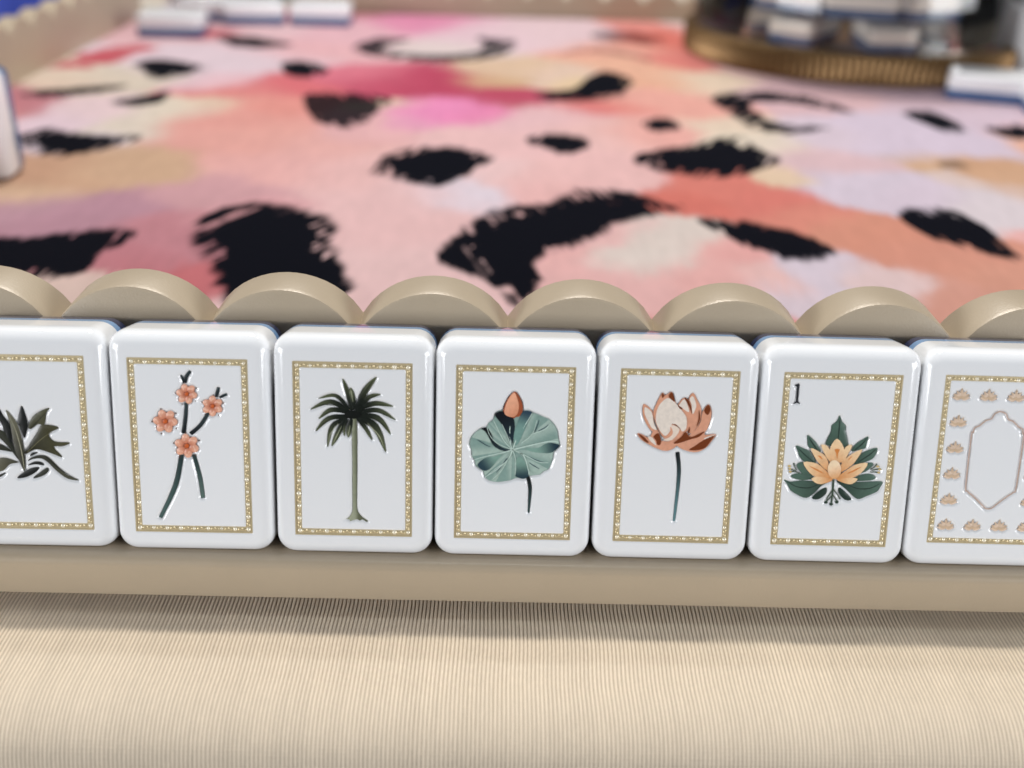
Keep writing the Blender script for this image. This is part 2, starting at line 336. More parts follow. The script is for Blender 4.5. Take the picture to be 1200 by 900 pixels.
    for _ in range(400):
        x, y = rs.uniform(-190, 330), rs.uniform(35, 500)
        if np.min(np.hypot((cen[:, 0]-x), (cen[:, 1]-y))) < 62: continue
        # keep clear of the part the photograph shows
        v = np.array([x, y, MAT_Z])-CAM; z = v@_fw; u_, v_ = 600+F_PX*(v@C_R)/z, 450-F_PX*(v@C_U)/z
        if -15 < u_ < 1215 and -10 < v_ < 400: continue
        r = rs.uniform(9, 17); an = rs.uniform(0, 6.28); q = []
        for k in range(10):
            t = k/10*2*math.pi; rr = r*rs.uniform(.7, 1.2); q.append((x+1.3*rr*math.cos(t+an), y+.8*rr*math.sin(t+an)))
        paint(np.array(q), 1); cen = np.concatenate([cen, [[x, y]]])
    black = np.array((.003, .0035, .008))
    col = col*(1-ink[..., None])+black*ink[..., None]
    ny, nx = X.shape
    Vt = np.stack([X0.ravel(), Y0.ravel(), np.full(X.size, MAT_Z)], 1)
    idx = np.arange(X.size).reshape(ny, nx)
    Q = np.stack([idx[:-1, :-1], idx[:-1, 1:], idx[1:, 1:], idx[1:, :-1]], -1).reshape(-1, 4)
    # rim
    bd = np.concatenate([idx[0, :], idx[1:, -1], idx[-1, -2::-1], idx[-2:0:-1, 0]]); nb = len(bd)
    low = Vt[bd].copy(); low[:, 2] = 0.02
    li = np.arange(nb)+len(Vt)
    R = np.stack([bd, li, np.roll(li, -1), np.roll(bd, -1)], 1)
    allV = np.concatenate([Vt, low])*MM; allF = np.concatenate([Q, R])
    me = bpy.data.meshes.new('play_mat')
    me.vertices.add(len(allV)); me.vertices.foreach_set('co', allV.astype(np.float32).ravel())
    me.loops.add(allF.size); me.loops.foreach_set('vertex_index', allF.astype(np.int32).ravel())
    me.polygons.add(len(allF)); me.polygons.foreach_set('loop_start', np.arange(0, allF.size, 4, dtype=np.int32))
    me.update(calc_edges=True)
    at = me.color_attributes.new('paint', 'FLOAT_COLOR', 'POINT')
    c4 = np.ones((len(allV), 4), np.float32); c4[:X.size, :3] = np.clip(col.reshape(-1, 3)*.83, 0, 1); c4[X.size:, :3] = .05
    at.data.foreach_set('color', c4.ravel()); me.materials.append(M['print'])
    o = link('play_mat', me)
    tag(o, 'pink play mat printed with black leopard brush marks, between the racks', 'play mat')
build_mat()

# ------------------------------------------------------------------ racks
TD = 10.8; ZB = 7.78; S_, C_ = math.sin(LEAN), math.cos(LEAN)
SC_P, SC_TOP, SC_SAG, SC_PH = 21.85, 36.0, 6.5, -9.9
def build_rack(length, phase, loc, rotz, label, SC_TOP=SC_TOP):
    root = empty('tile_rack', loc, (0, 0, rotz)); tag(root, label, 'rack', 'scalloped champagne racks round the mat')
    L = length/2
    # ledge, extruded profile with rounded front edges
    pr = [(TD+1.5, 0.0), (2.6, 0.0), (2.5, 1.5), (-1.3, 1.5), (-1.85, 1.65), (-2.0, 2.0), (-2.0, 6.6)]
    for a in np.linspace(0, math.pi/2, 6)[1:]: pr.append((-1.0-math.cos(a), 6.6+1.25*math.sin(a)))
    pr += [(0.0, ZB+.02), (C_*(TD+.05), ZB-(TD+.05)*S_), (TD+1.5, ZB-(TD+.5)*S_)]
    n = len(pr); V = [(-L, y, z) for y, z in pr]+[(L, y, z) for y, z in pr]
    Fc = [(i, (i+1) % n, n+(i+1) % n, n+i) for i in range(n)]+[tuple(range(n))[::-1], tuple(range(n, 2*n))]
    autosmooth(obj('ledge', V, Fc, M['rack'], root), 40)
    # scalloped wall: front leans with the tiles, back is upright; rounded rims
    zs, xs = [], []
    R = ((SC_P/2)**2+SC_SAG**2)/(2*SC_SAG); half = SC_P/2
    x = -L; step = SC_P/16
    k0 = math.floor((-L-phase)/SC_P)-1
    pts = set()
    for k in range(k0, k0+int(length/SC_P)+4):
        for j in range(16):
            t = -half+SC_P*j/16; pts.add(round(phase+k*SC_P+t, 4))
    xs = sorted([p_ for p_ in pts if -L < p_ < L]+[-L, L])
    def top(x):
        t = (x-phase+half) % SC_P-half
        return SC_TOP-R+math.sqrt(R*R-t*t)
    yb = TD*C_+SC_TOP*S_+7.0
    rows = []                      # rows of the wall from front bottom over the rim to the back bottom
    def fp(x, zl, dy=0.0): return (x, TD*C_+zl*S_+dy, ZB+zl*C_-TD*S_)
    rim = .7
    allrows = [[], [], [], [], [], [], []]
    for x in xs:
        t = top(x)
        allrows[0].append((x, TD*C_, 1.2)); allrows[1].append(fp(x, t-rim)); allrows[2].append(fp(x, t-.3*rim, .14)); allrows[3].append(fp(x, t, rim))
        b = fp(x, t); allrows[4].append((x, yb-.5, b[2])); allrows[5].append((x, yb, b[2]-.5)); allrows[6].append((x, yb, 0.0))
    V = [v for r in allrows for v in r]; n = len(xs); Fc = []
    for j in range(6):
        for i in range(n-1): a = j*n+i; Fc.append((a, a+1, a+n+1, a+n))
    for e_ in (0, n-1): Fc.append(tuple(j*n+e_ for j in range(7)))
    Fc.append((6*n, 7*n-1, n-1, 0))
    autosmooth(obj('scalloped_wall', V, Fc, M['rack'], root), 32)
    return root
build_rack(470, SC_PH, (0, 0, 0), 0, 'champagne scalloped rack holding the row of picture tiles')
build_rack(470, 3.0, (-219, 242, 0), -math.pi/2, 'champagne scalloped rack beside the blue cloth, no tiles on it', 21.0)
build_rack(470, 5.0, (114, 530, 0), math.pi, 'champagne scalloped rack behind the tile jar, facing away', 12.0)

# ------------------------------------------------------------------ tiles
TW, TH_ = 21.96, 31.4
def rring(inset, y, seg, rc=2.8):
    hx, hz = TW/2-inset, TH_/2-inset; r = max(rc-inset, .25); out = []
    for cx, cz, a0 in ((hx-r, hz-r, 0), (-hx+r, hz-r, 90), (-hx+r, -hz+r, 180), (hx-r, -hz+r, 270)):
        for k in range(seg+1):
            a = math.radians(a0+90*k/seg); out.append((cx+r*math.cos(a), y, TH_/2+cz+r*math.sin(a)))
    return out
def loft(rings, cap0=False, cap1=False):
    n = len(rings[0]); V = [p_ for r in rings for p_ in r]; Fc = []
    for j in range(len(rings)-1):
        for i in range(n): Fc.append((j*n+i, j*n+(i+1) % n, (j+1)*n+(i+1) % n, (j+1)*n+i))
    if cap0: Fc.append(tuple(range(n))[::-1])
    if cap1: Fc.append(tuple((len(rings)-1)*n+i for i in range(n)))
    return V, Fc
FR, BR, Y1, Y2 = 2.5, 1.0, 6.4, 8.0
def front_rings(seg, na):
    sq = lambda v: max(v, 0)**(2/2.5)
    return [rring(FR+.15, 0, seg)]+[rring(FR*(1-sq(math.sin(a))), FR*.92*(1-sq(math.cos(a))), seg) for a in np.linspace(0, math.pi/2, na)]
def back_rings(seg, na):
    return [rring(BR*(1-math.cos(a)), TD-BR+BR*math.sin(a), seg) for a in np.linspace(0, math.pi/2, na)]+[rring(BR+.3, TD, seg)]
# shared meshes of the rear layers
V, Fc = loft([rring(0, Y1, 7), rring(0, Y2, 7)]); BLUE_ME = mesh_data('blue_layer', V, Fc, M['blue'])
V, Fc = loft([rring(0, Y2, 7)]+back_rings(7, 7), cap1=True); NAVY_ME = mesh_data('back_layer', V, Fc, M['navy'])

GXH, GZ0, GZ1, GS = 8.25, 2.75, 28.1, .115
def face_block(root, masks, frame):
    """white body with its face cut away (engraved) wherever masks hold a painted shape"""
    xs = np.linspace(-GXH, GXH, int(2*GXH/GS)); zs = np.linspace(GZ0, GZ1, int((GZ1-GZ0)/GS))
    X, Z = np.meshgrid(xs, zs); mk = np.zeros(X.shape)
    for pl in masks:
        lo, hi = pl.min(0)-.05, pl.max(0)+.05
        j0, j1 = np.searchsorted(zs, (lo[1], hi[1])); i0, i1 = np.searchsorted(xs, (lo[0], hi[0]))
        if j1 <= j0 or i1 <= i0: continue
        sl = np.s_[j0:j1, i0:i1]; mk[sl] = np.maximum(mk[sl], sum(inside(X[sl]+ox*GS, Z[sl]+oz*GS, pl).astype(float) for ox, oz in ((-.3, -.1), (.1, -.3), (.3, .1), (-.1, .3)))/4)
    def blur(a):
        p_ = np.pad(a, 1, mode='edge')
        a = (p_[:-2, 1:-1]+p_[2:, 1:-1]+2*p_[1:-1, 1:-1])/4; p_ = np.pad(a, 1, mode='edge'); return (p_[1:-1, :-2]+p_[1:-1, 2:]+2*p_[1:-1, 1:-1])/4
    mk = np.maximum(mk, 0); pd = np.pad(mk, 1); mk = np.maximum.reduce([pd[1:-1, 1:-1], pd[:-2, 1:-1], pd[2:, 1:-1], pd[1:-1, :-2], pd[1:-1, 2:]])
    d = np.clip(blur(blur(blur(mk)))*1.2, 0, 1)
    a, z0, z1, w = frame
    fr = ((np.abs(X) < a) & (Z > z0) & (Z < z1)) & ~((np.abs(X) < a-w) & (Z > z0+w) & (Z < z1-w))
    d = np.maximum(d*.34, blur(fr.astype(float))*.16)
    d[0, :] = d[-1, :] = 0; d[:, 0] = d[:, -1] = 0
    rg = front_rings(7, 13)+[rring(0, Y1, 7)]
    V, Fc = loft(rg); n = len(rg[0])
    V = [tuple(v) for v in V]; b = len(V)
    for v in rg[0]: V.append((max(-GXH, min(GXH, v[0])), 0.0, max(GZ0, min(GZ1, v[2]))))
    for i in range(n): Fc.append((b+i, b+(i+1) % n, (i+1) % n, i))
    b = len(V); V = V+np.stack([X.ravel(), d.ravel(), Z.ravel()], 1).tolist()
    ny, nx = X.shape; idx = np.arange(X.size).reshape(ny, nx)+b
    Fc = Fc+np.stack([idx[:-1, :-1], idx[:-1, 1:], idx[1:, 1:], idx[1:, :-1]], -1).reshape(-1, 4).tolist()
    return obj('face_block', V, Fc, M['tile'], root)

GAIN = 1.22
def relief(name, parent, poly, col, y=.27, dome=.07, grad=None):
    """thin painted shape, slightly domed, lying in the engraved face; poly in tile mm (x, z)"""
    p_ = np.asarray(poly, float); keep = [0]
    for i in range(1, len(p_)):
        if np.hypot(*(p_[i]-p_[keep[-1]])) > .035: keep.append(i)
    p_ = p_[keep]
    if np.hypot(*(p_[0]-p_[-1])) < .035: p_ = p_[:-1]
    lo, hi = p_.min(0), p_.max(0); st = max(.16, min(.34, (hi-lo).min()/5))
    gx, gz = np.meshgrid(np.arange(lo[0]+st/2, hi[0], st), np.arange(lo[1]+st/2, hi[1], st)); q = np.stack([gx.ravel(), gz.ravel()], 1)
    ins = inside(q[:, 0], q[:, 1], p_) if len(q) else np.zeros(0, bool); q = q[ins]
    def dist(q):
        dm = np.full(len(q), 9.)
        for i in range(len(p_)):
            a, b = p_[i], p_[(i+1) % len(p_)]; ab = b-a; t = np.clip(((q-a)@ab)/(ab@ab+1e-9), 0, 1); dm = np.minimum(dm, np.hypot(*(q-a-t[:, None]*ab).T))
        return dm
    if len(q): q = q[dist(q) > st*.35]
    allp = np.concatenate([p_, q]) if len(q) else p_
    r = delaunay_2d_cdt([Vector(v) for v in allp], [(i, (i+1) % len(p_)) for i in range(len(p_))], [], 1, 1e-5)
    v2 = np.array([(v.x, v.y) for v in r[0]]); fc = [tuple(f) for f in r[2] if len(f) == 3]
    if not fc: return None
    d = dist(v2); cx, cz = v2[fc].mean(1).T; ok = inside(cx, cz, p_); fc = [f for f, k in zip(fc, ok) if k]
    out = []
    for f in fc:      # face the viewer (-y)
        a, b, c = v2[list(f)]; out.append(f if (b[0]-a[0])*(c[1]-a[1])-(b[1]-a[1])*(c[0]-a[0]) > 0 else f[::-1])
    yy = y-.05-dome*(1-np.exp(-d/.22))
    V = np.stack([v2[:, 0], yy, v2[:, 1]], 1)
    c0 = np.array(lin(col))*GAIN; C = np.tile(c0, (len(V), 1))
    if grad:
        (pa, pb, cb) = grad; pa, pb = np.asarray(pa), np.asarray(pb); ab = pb-pa; t = np.clip(((v2-pa)@ab)/(ab@ab), 0, 1)[:, None]
        t = t*t*(3-2*t); C = C*(1-t)+np.array(lin(cb))*GAIN*t
    return obj(name, V, out, M['enamel'], parent, cols=np.clip(C, 0, 1))

def homography(src, dst):
    A = []; b = []
    for (u, v), (x, z) in zip(src, dst):
        A += [[u, v, 1, 0, 0, 0, -u*x, -v*x], [0, 0, 0, u, v, 1, -u*z, -v*z]]; b += [x, z]
    h = np.linalg.solve(np.array(A, float), np.array(b, float)); H = np.append(h, 1).reshape(3, 3)
    def f(pts):
        q = np.column_stack([np.asarray(pts, float), np.ones(len(pts))])@H.T; return q[:, :2]/q[:, 2:]
    return f

def border(root, frame, uid):
    a, z0, z1, w = frame
    V = [(-a, z0), (a, z0), (a, z1), (-a, z1)]; I = [(-a+w, z0+w), (a-w, z0+w), (a-w, z1-w), (-a+w, z1-w)]
    def ring(o_, i_, y):
        return [(x, y, z) for x, z in o_]+[(x, y, z) for x, z in i_]
    vv = ring(V, I, .115); fc = [(i, (i+1) % 4, 4+(i+1) % 4, 4+i) for i in range(4)]
    w2 = .16; lip = [(-a+w2, z0+w2), (a-w2, z0+w2), (a-w2, z1-w2), (-a+w2, z1-w2)]
    vv += ring(V, lip, .03); fc += [(8+i, 8+(i+1) % 4, 12+(i+1) % 4, 12+i) for i in range(4)]
    # inner side of the lip
    vv += ring(lip, lip, .03)[:4]+ring(lip, lip, .115)[:4]; fc += [(16+i, 16+(i+1) % 4, 20+(i+1) % 4, 20+i) for i in range(4)]
    obj('border', vv, fc, M['gold'], root, smooth=False)
    # beads and twisted links between them: too small to pick apart
    bv, bf, lv_, lf_ = [], [], [], []; rn = random.Random(uid)
    bv0, bf0 = bv, bf
    def blob(cx, cz, rx, rz, h, ang, link_=False):
        bv, bf = (lv_, lf_) if link_ else (bv0, bf0); b = len(bv); ca, sa = math.cos(ang), math.sin(ang)
        for k, (rr, hh) in enumerate(((1, 0), (.72, .7))):
            for j in range(8):
                t = j/8*2*math.pi; x, z = rr*rx*math.cos(t), rr*rz*math.sin(t)
                bv.append((cx+x*ca-z*sa, .13-h*hh, cz+x*sa+z*ca))
        bv.append((cx, .13-h, cz))
        for j in range(8):
            bf.append((b+j, b+(j+1) % 8, b+8+(j+1) % 8, b+8+j)); bf.append((b+8+j, b+8+(j+1) % 8, b+16))
    c = w*.58
    for (x0, zz0, x1, zz1) in ((-a+c, z0+c, a-c, z0+c), (-a+c, z1-c, a-c, z1-c), (-a+c, z0+c, -a+c, z1-c), (a-c, z0+c, a-c, z1-c)):
        L = math.hypot(x1-x0, zz1-zz0); n = round(L/1.88); ang = math.atan2(zz1-zz0, x1-x0)
        for k in range(n+1):
            t = k/n; j = rn.uniform(-.05, .05); bs = rn.uniform(.72, 1.08)
            blob(x0+(x1-x0)*t+j, zz0+(zz1-zz0)*t+j, .33*bs, .33*bs, .22*bs, 0)
            if k < n:
                for s, o_ in ((.34, .5), (.66, -.5)):
                    t2 = (k+s)/n; blob(x0+(x1-x0)*t2, zz0+(zz1-zz0)*t2, .36, .19, .11, ang+o_, True)
    o = obj('border_beads', bv, bf, M['bead'], root); o['kind'] = 'stuff'
    o = obj('border_links', lv_, lf_, M['link'], root); o['kind'] = 'stuff'

FRAME = (8.13, 2.98, 27.73, .98)
class Tile:
    def __init__(s, i, corners, label, dx=0., roll=0., frame=FRAME):
        X0 = 2.277
        s.root = empty('mahjong_tile', (X0+(i-3)*22.15+dx, 0, ZB), (-LEAN, 0, 0))
        # tiny in-plane tilt about the middle of the base
        s.root.rotation_mode = 'QUATERNION'
        s.root.rotation_quaternion = Quaternion((1, 0, 0), -LEAN) @ Quaternion((0, 1, 0), -roll)
        tag(s.root, label, 'mahjong tile', 'picture tiles in a row on the rack')
        a, z0, z1, w = frame; s.frame = frame; s.masks = []; s.i = i
        s.h = homography(corners, [(-a, z1), (a, z1), (-a, z0), (a, z0)]); s.crop(0, 0, 1)
    def crop(s, x, y, sc): s.c = (x, y, sc)
    def T(s, pts):
        x, y, sc = s.c; p_ = np.asarray(pts, float)/sc+np.array([x, y]); return s.h(p_)
    def shape(s, name, pts, col, y=.27, dome=.07, grad=None, parent=None, smooth=True, mask=True, sub=4):
        mask = True
        p_ = np.asarray(pts, float)
        if smooth: p_ = crom(p_, sub)
        q = s.T(p_)
        if mask: s.masks.append(q)
        if grad: grad = (s.T([grad[0]])[0], s.T([grad[1]])[0], grad[2])
        return relief(name, parent or s.root, q, col, y, dome, grad)
    def stroke(s, name, spine, w, col, **k):
        return s.shape(name, ribbon(np.asarray(spine, float), w), col, smooth=False, **k)
    def ellipse(s, name, cx, cy, rx, ry, col, rot=0., n=20, **k):
        t = np.linspace(0, 2*math.pi, n, endpoint=False); x, z = rx*np.cos(t), ry*np.sin(t)
        return s.shape(name, np.stack([cx+x*math.cos(rot)-z*math.sin(rot), cy+x*math.sin(rot)+z*math.cos(rot)], 1), col, smooth=False, **k)
    def finish(s):
        face_block(s.root, s.masks, s.frame); border(s.root, s.frame, s.i)
        link('blue_layer', BLUE_ME, s.root); link('back_layer', NAVY_ME, s.root)

# --- tile with the spiky green leaf cluster
def tile_agave():
    t = Tile(0, [(-40.3, 411.3), (98.7, 415), (-21.5, 616.8), (112, 620)], 'white tile with a spiky dark olive leaf cluster, beside the blossom tile', .05, .004)
    t.crop(0, 460, 7.5); OL, BK, DK = (104, 102, 84), (26, 28, 27), (58, 60, 48)
    L = [([(-70,150),(0,112),(50,190),(105,270),(130,420),(150,520),(80,400),(30,250)], BK, .28),
         ([(-180,250),(-60,290),(60,335),(130,440),(160,520),(190,590),(90,460),(0,375),(-100,330)], DK, .27),
         ([(-210,480),(-80,440),(0,435),(60,455),(130,510),(60,500),(0,492),(-90,500)], DK, .265),
         ([(-120,650),(0,575),(60,562),(130,580),(185,605),(110,620),(60,670),(0,686)], OL, .26),
         ([(-180,760),(-100,700),(0,715),(80,690),(20,735),(-80,740)], DK, .265),
         ([(205,105),(240,180),(262,270),(240,380),(225,375),(195,290),(175,250)], BK, .27),
         ([(450,125),(420,170),(402,275),(350,268),(290,310),(265,290),(300,205),(375,150)], (78, 78, 58), .265),
         ([(75,140),(130,200),(175,270),(215,400),(240,560),(240,685),(200,610),(160,520),(135,400),(110,260)], OL, .235),
         ([(390,272),(530,300),(442,350),(490,420),(625,432),(560,465),(485,470),(562,562),(470,528),(340,490),(250,530),(235,510),(280,440),(340,345)], (70, 68, 46), .255),
         ([(255,600),(300,560),(370,540),(440,560),(520,640),(600,715),(708,765),(610,752),(520,690),(440,610),(380,572),(300,578)], (74, 74, 60), .25),
         ([(280,550),(300,520),(352,515),(312,540)], BK, .26), ([(262,632),(320,598),(380,603),(402,632),(330,622)], BK, .26),
         ([(172,742),(230,690),(300,653),(362,650),(330,692),(250,735)], BK, .26), ([(308,747),(370,690),(430,652),(442,680),(400,720)], (50, 52, 44), .255)]
    for p_, c, y in L: 
        p_ = np.array(p_, float); d = p_[np.argmax(((p_-np.array([220, 600]))**2).sum(1))]
        t.shape('leaf', p_, c, y=y, grad=(tuple(d), (225, 560), tuple(int(v*.55) for v in c)))
    t.stroke('leaf_rib', [(105,190),(165,330),(215,520),(236,660)], (2, 7, 9, 4), (150, 148, 126), y=.15, dome=.03, mask=False)
    t.stroke('leaf_rib', [(420,165),(340,250),(290,300)], (2, 6, 3), (30, 32, 24), y=.18, dome=.02, mask=False)
    t.stroke('leaf_rib', [(480,330),(380,400),(260,515)], (2, 6, 3), (112, 108, 78), y=.165, dome=.02, mask=False)
    t.stroke('leaf_rib', [(420,560),(520,650),(680,755)], (3, 7, 2), (30, 30, 24), y=.165, dome=.02, mask=False)
    t.finish()
tile_agave()

# --- plum blossom tile
def tile_blossom():
    t = Tile(1, [(147.3, 419), (287.3, 422.7), (161, 621), (294.7, 624)], 'white tile with four peach blossoms on crossing dark stems', -.07, .004)
    t.crop(170, 430, 7.5); ST = (44, 56, 58)
    for sp, w in (([(300,78),(318,110),(332,150)], (14, 20, 24)), ([(385,45),(352,90),(338,150)], (26, 32, 26)), ([(350,320),(347,430),(330,590)], (28, 32, 36)),
                  ([(630,190),(620,230),(610,275)], (26, 30, 28)), ([(705,250),(670,265),(640,280)], (22, 24, 20)), ([(545,410),(475,520),(390,595)], (28, 34, 34))):
        t.stroke('stem', sp, w, ST, grad=(sp[0], sp[-1], (16, 22, 26)))
    t.crop(120, 360, 3)
    t.stroke('stem', [(276,520),(256,625),(205,738)], (15, 17, 12), (40, 56, 56), grad=((276,520),(205,738),(70, 92, 88)))
    t.stroke('stem', [(318,520),(340,600),(351,671)], (12, 14, 13), (40, 56, 56), grad=((318,520),(351,671),(84, 104, 98)))
    t.crop(170, 430, 7.5)
    for cx, cy, r, n, a0 in ((355, 245, 98, 6, .2), (580, 352, 98, 6, .5), (172, 482, 114, 6, .1), (360, 697, 114, 6, .35)):
        fl = t.ellipse('flower', cx, cy, r*.74, r*.70, (150, 84, 62), y=.25, dome=.04)
        for k in range(n):
            a = a0+k*2*math.pi/n
            t.ellipse('petal', cx+r*.58*math.cos(a), cy+r*.56*math.sin(a), r*.37, r*.31, (224, 168, 142), rot=a, n=14, y=.20, dome=.13, parent=fl,
                      grad=((cx+r*.98*math.cos(a), cy+r*.9*math.sin(a)), (cx, cy), (186, 108, 80)))
            t.ellipse('petal_fold', cx+r*.62*math.cos(a), cy+r*.59*math.sin(a), r*.22, r*.10, (232, 186, 162), rot=a+.7, n=10, y=.11, dome=.06, parent=fl, mask=False)
        t.ellipse('flower_center', cx, cy, r*.19, r*.17, (192, 92, 44), n=12, y=.10, dome=.08, parent=fl, mask=False)
        for k in range(5):
            a = a0+.5+k*2*math.pi/5; t.ellipse('stamen', cx+r*1.02*math.cos(a), cy+r*.98*math.sin(a), r*.06, r*.06, (96, 66, 52), n=8, y=.2, dome=.05, parent=fl)
    t.finish()
tile_blossom()

# --- palm tile
def tile_palm():
    t = Tile(2, [(340, 422.3), (485.7, 426), (344.3, 627.7), (484.3, 629.3)], 'white tile with one tall green palm tree', -.02, .0006)
    t.crop(395, 580, 20)
    t.crop(0, 0, 1)
    tr = [(412.7,492),(418.2,492),(418.6,540),(418.3,580),(418.4,597),(421,603),(425.5,607.5),(432,611.8),(429.5,612.6),(425,609.8),(422,611.2),(419,609.8),(416,610.2),(412.5,611.2),(410,612.2),(409.5,610.2),(406,609.7),(401,610.5),(407.5,608.3),(411.5,603.5),(413.2,597),(413,580),(413,540)]
    t.shape('palm_trunk', tr, (148, 152, 130), sub=2, grad=((413.5, 540), (418.5, 540), (92, 96, 76)), y=.26, dome=.09)
    t.crop(355, 435, 9); A, B = (92, 98, 72), (18, 24, 18)
    fr = [([(515,420),(470,230),(415,75)], 42), ([(545,410),(518,270),(503,175)], 58), ([(575,400),(660,210),(785,62)], 62), ([(600,380),(710,275),(832,248)], 44),
          ([(590,400),(770,345),(970,378)], 50), ([(590,440),(800,418),(992,522)], 46), ([(590,470),(800,500),(938,675)], 50), ([(570,490),(770,590),(886,866)], 66),
          ([(570,500),(660,600),(741,742)], 38), ([(515,510),(485,620),(478,708)], 54), ([(470,510),(432,590),(436,692)], 28), ([(470,490),(300,590),(252,808)], 42),
          ([(450,500),(375,640),(296,802)], 56), ([(470,480),(260,505),(120,642)], 46), ([(470,440),(290,412),(150,512)], 46), ([(480,430),(280,325),(56,412)], 48), ([(490,410),(340,262),(150,293)], 36)]
    for k, (sp, w) in enumerate(fr):
        t.stroke('palm_frond', sp, (w*.6, w*1.18, w*.98, 5), A, y=.255-.006*(k % 3), dome=.09, grad=((sp[2][0], sp[2][1]), (sp[0][0]*.6+sp[1][0]*.4, sp[0][1]*.6+sp[1][1]*.4), B))
        sp2 = [(sp[0][0]*.45+sp[1][0]*.55, sp[0][1]*.45+sp[1][1]*.55), ((sp[1][0]*1.3+sp[2][0]*.7)/2, (sp[1][1]*1.3+sp[2][1]*.7)/2), (sp[1][0]*.2+sp[2][0]*.8, sp[1][1]*.2+sp[2][1]*.8)]
        if w > 40: t.stroke('frond_rib', sp2, (2, w*.20, 2), (150, 154, 128) if k in (1, 7, 11, 12, 9) else (40, 46, 34), y=.15, dome=.02, mask=False)
    t.ellipse('palm_heart', 525, 462, 92, 46, (10, 14, 11), y=.17, dome=.03); t.ellipse('palm_heart', 595, 400, 48, 42, (14, 20, 14), y=.18, dome=.03)
    t.finish()
tile_palm()

# --- lotus leaf tile
def tile_leaf():
    t = Tile(3, [(534.3, 426.7), (674.7, 430), (531.7, 630.7), (666.7, 633.3)], 'white tile with round sage lotus leaf and pointed peach bud', -.04, .0002)
    t.crop(545, 450, 5.625); G, DK = (148, 168, 160), (16, 26, 34)
    t.stroke('stem', [(405,600),(425,690),(415,855)], (22, 22, 9), (14, 18, 20), grad=((405,600),(415,855),(52, 74, 74)), y=.26)
    out = [(195,205),(215,182),(245,176),(310,200),(375,183),(410,174),(440,188),(470,198),(510,216),(552,234),(585,268),(606,310),(613,360),(619,400),(602,430),(582,450),(576,490),(562,530),(546,566),(512,580),(490,600),(450,605),(420,612),(385,630),(350,624),(325,626),(300,637),(250,647),(200,650),(150,637),(126,612),(118,580),(95,562),(68,542),(60,505),(43,480),(40,440),(27,400),(38,352),(75,312),(108,294),(140,285),(155,255),(183,236)]
    lf = t.shape('leaf', out, G, y=.26, dome=.03, sub=3)
    brk = [out.index(q) for q in ((215,182),(310,200),(375,183),(440,188),(552,234),(613,360),(582,450),(546,566),(450,605),(385,630),(300,637),(200,650),(126,612),(68,542),(43,480),(38,352),(108,294),(155,255))]
    for k, b0 in enumerate(brk):
        b1 = brk[(k+1) % len(brk)]; arc = [out[j % len(out)] for j in range(b0, b1+1 if b1 > b0 else b1+len(out)+1)]
        arc = crom(arc, 3, False); c0 = np.array([310., 435.]); arc = c0+(arc-c0)*.985
        l_, r_ = (arc[0]+c0)/2, (arc[-1]+c0)/2; bul = 5*np.array([-(r_-l_)[1], (r_-l_)[0]])/np.linalg.norm(r_-l_)*0
        t.shape('leaf_segment', np.concatenate([[c0], arc]), (158, 178, 168), y=.225, dome=.12, smooth=False, parent=lf, grad=(tuple(l_), tuple(r_), (124, 150, 142)))
    dk = [([(195,207),(215,184),(245,180),(290,215),(318,232),(325,300),(305,400),(285,370),(262,310),(235,260)], (12, 16, 22), ((230,190),(300,390),(30, 46, 54))),
          ([(375,186),(410,177),(439,190),(412,250),(382,320),(352,385),(325,405),(318,330),(345,255)], (40, 60, 76), ((410,180),(360,300),(112, 146, 138))),
          ([(104,296),(140,288),(165,318),(186,368),(222,408),(270,428),(300,436),(280,446),(230,436),(185,406),(153,350),(130,312)], (8, 12, 16), ((120,300),(290,440),(36, 52, 58))),
          ([(400,430),(480,420),(520,398),(560,388),(616,402),(600,428),(560,455),(500,456),(440,448)], (30, 50, 62), ((600,410),(450,435),(124, 156, 144))),
          ([(82,530),(130,490),(190,480),(240,465),(205,512),(165,558),(130,574),(98,560)], (38, 60, 70), ((110,550),(215,480),(124, 156, 144))),
          ([(328,605),(335,560),(335,500),(360,480),(395,520),(412,565),(418,604),(385,626),(350,620)], (34, 56, 66), ((370,620),(360,500),(120, 152, 140)))]
    for p_, c, g in dk: t.shape('dark_fold', p_, c, y=.112, dome=.02, grad=g, mask=False, parent=lf)
    LT = (188, 208, 198)
    for sp, w in (([(310,435),(450,400),(560,378),(612,384)], 9), ([(310,435),(380,470),(412,560),(418,600)], 8), ([(310,435),(345,345),(400,260),(438,195)], 7), ([(310,435),(250,370),(200,270),(185,240)], 6),
                  ([(310,435),(240,455),(130,480),(60,500)], 7), ([(310,435),(280,500),(200,570),(130,615)], 7), ([(300,240),(292,310),(300,400)], 9), ([(310,435),(270,330),(240,265)], 5), ([(310,435),(400,475),(480,515),(545,520)], 6),
                  ([(310,435),(215,395),(165,345),(142,290)], 5), ([(310,435),(330,500),(328,600)], 5), ([(370,390),(440,330),(470,240)], 5), ([(440,330),(520,300),(560,262)], 5), ([(260,520),(200,560),(150,600)], 5), ([(290,480),(240,570),(180,630)], 5)):
        t.stroke('vein', sp, (w, w*.8, w*.6), LT, y=.10, dome=.07, mask=False, parent=lf)
    for sp in ([(80,368),(130,400),(165,415)], [(415,480),(470,505),(520,520)], [(420,520),(450,540),(485,560)], [(455,320),(475,270),(485,235)], [(480,310),(520,290),(545,268)], [(275,490),(240,540),(205,585)], [(150,600),(200,570),(240,530)]):
        t.stroke('vein_line', sp, (5, 7, 4), (60, 82, 88), y=.105, dome=.02, mask=False, parent=lf)
    bud = t.shape('bud', [(325,48),(350,75),(372,120),(378,170),(360,208),(330,225),(290,222),(258,205),(248,180),(262,130),(290,80)], (150, 78, 48), y=.14, dome=.06, sub=3)
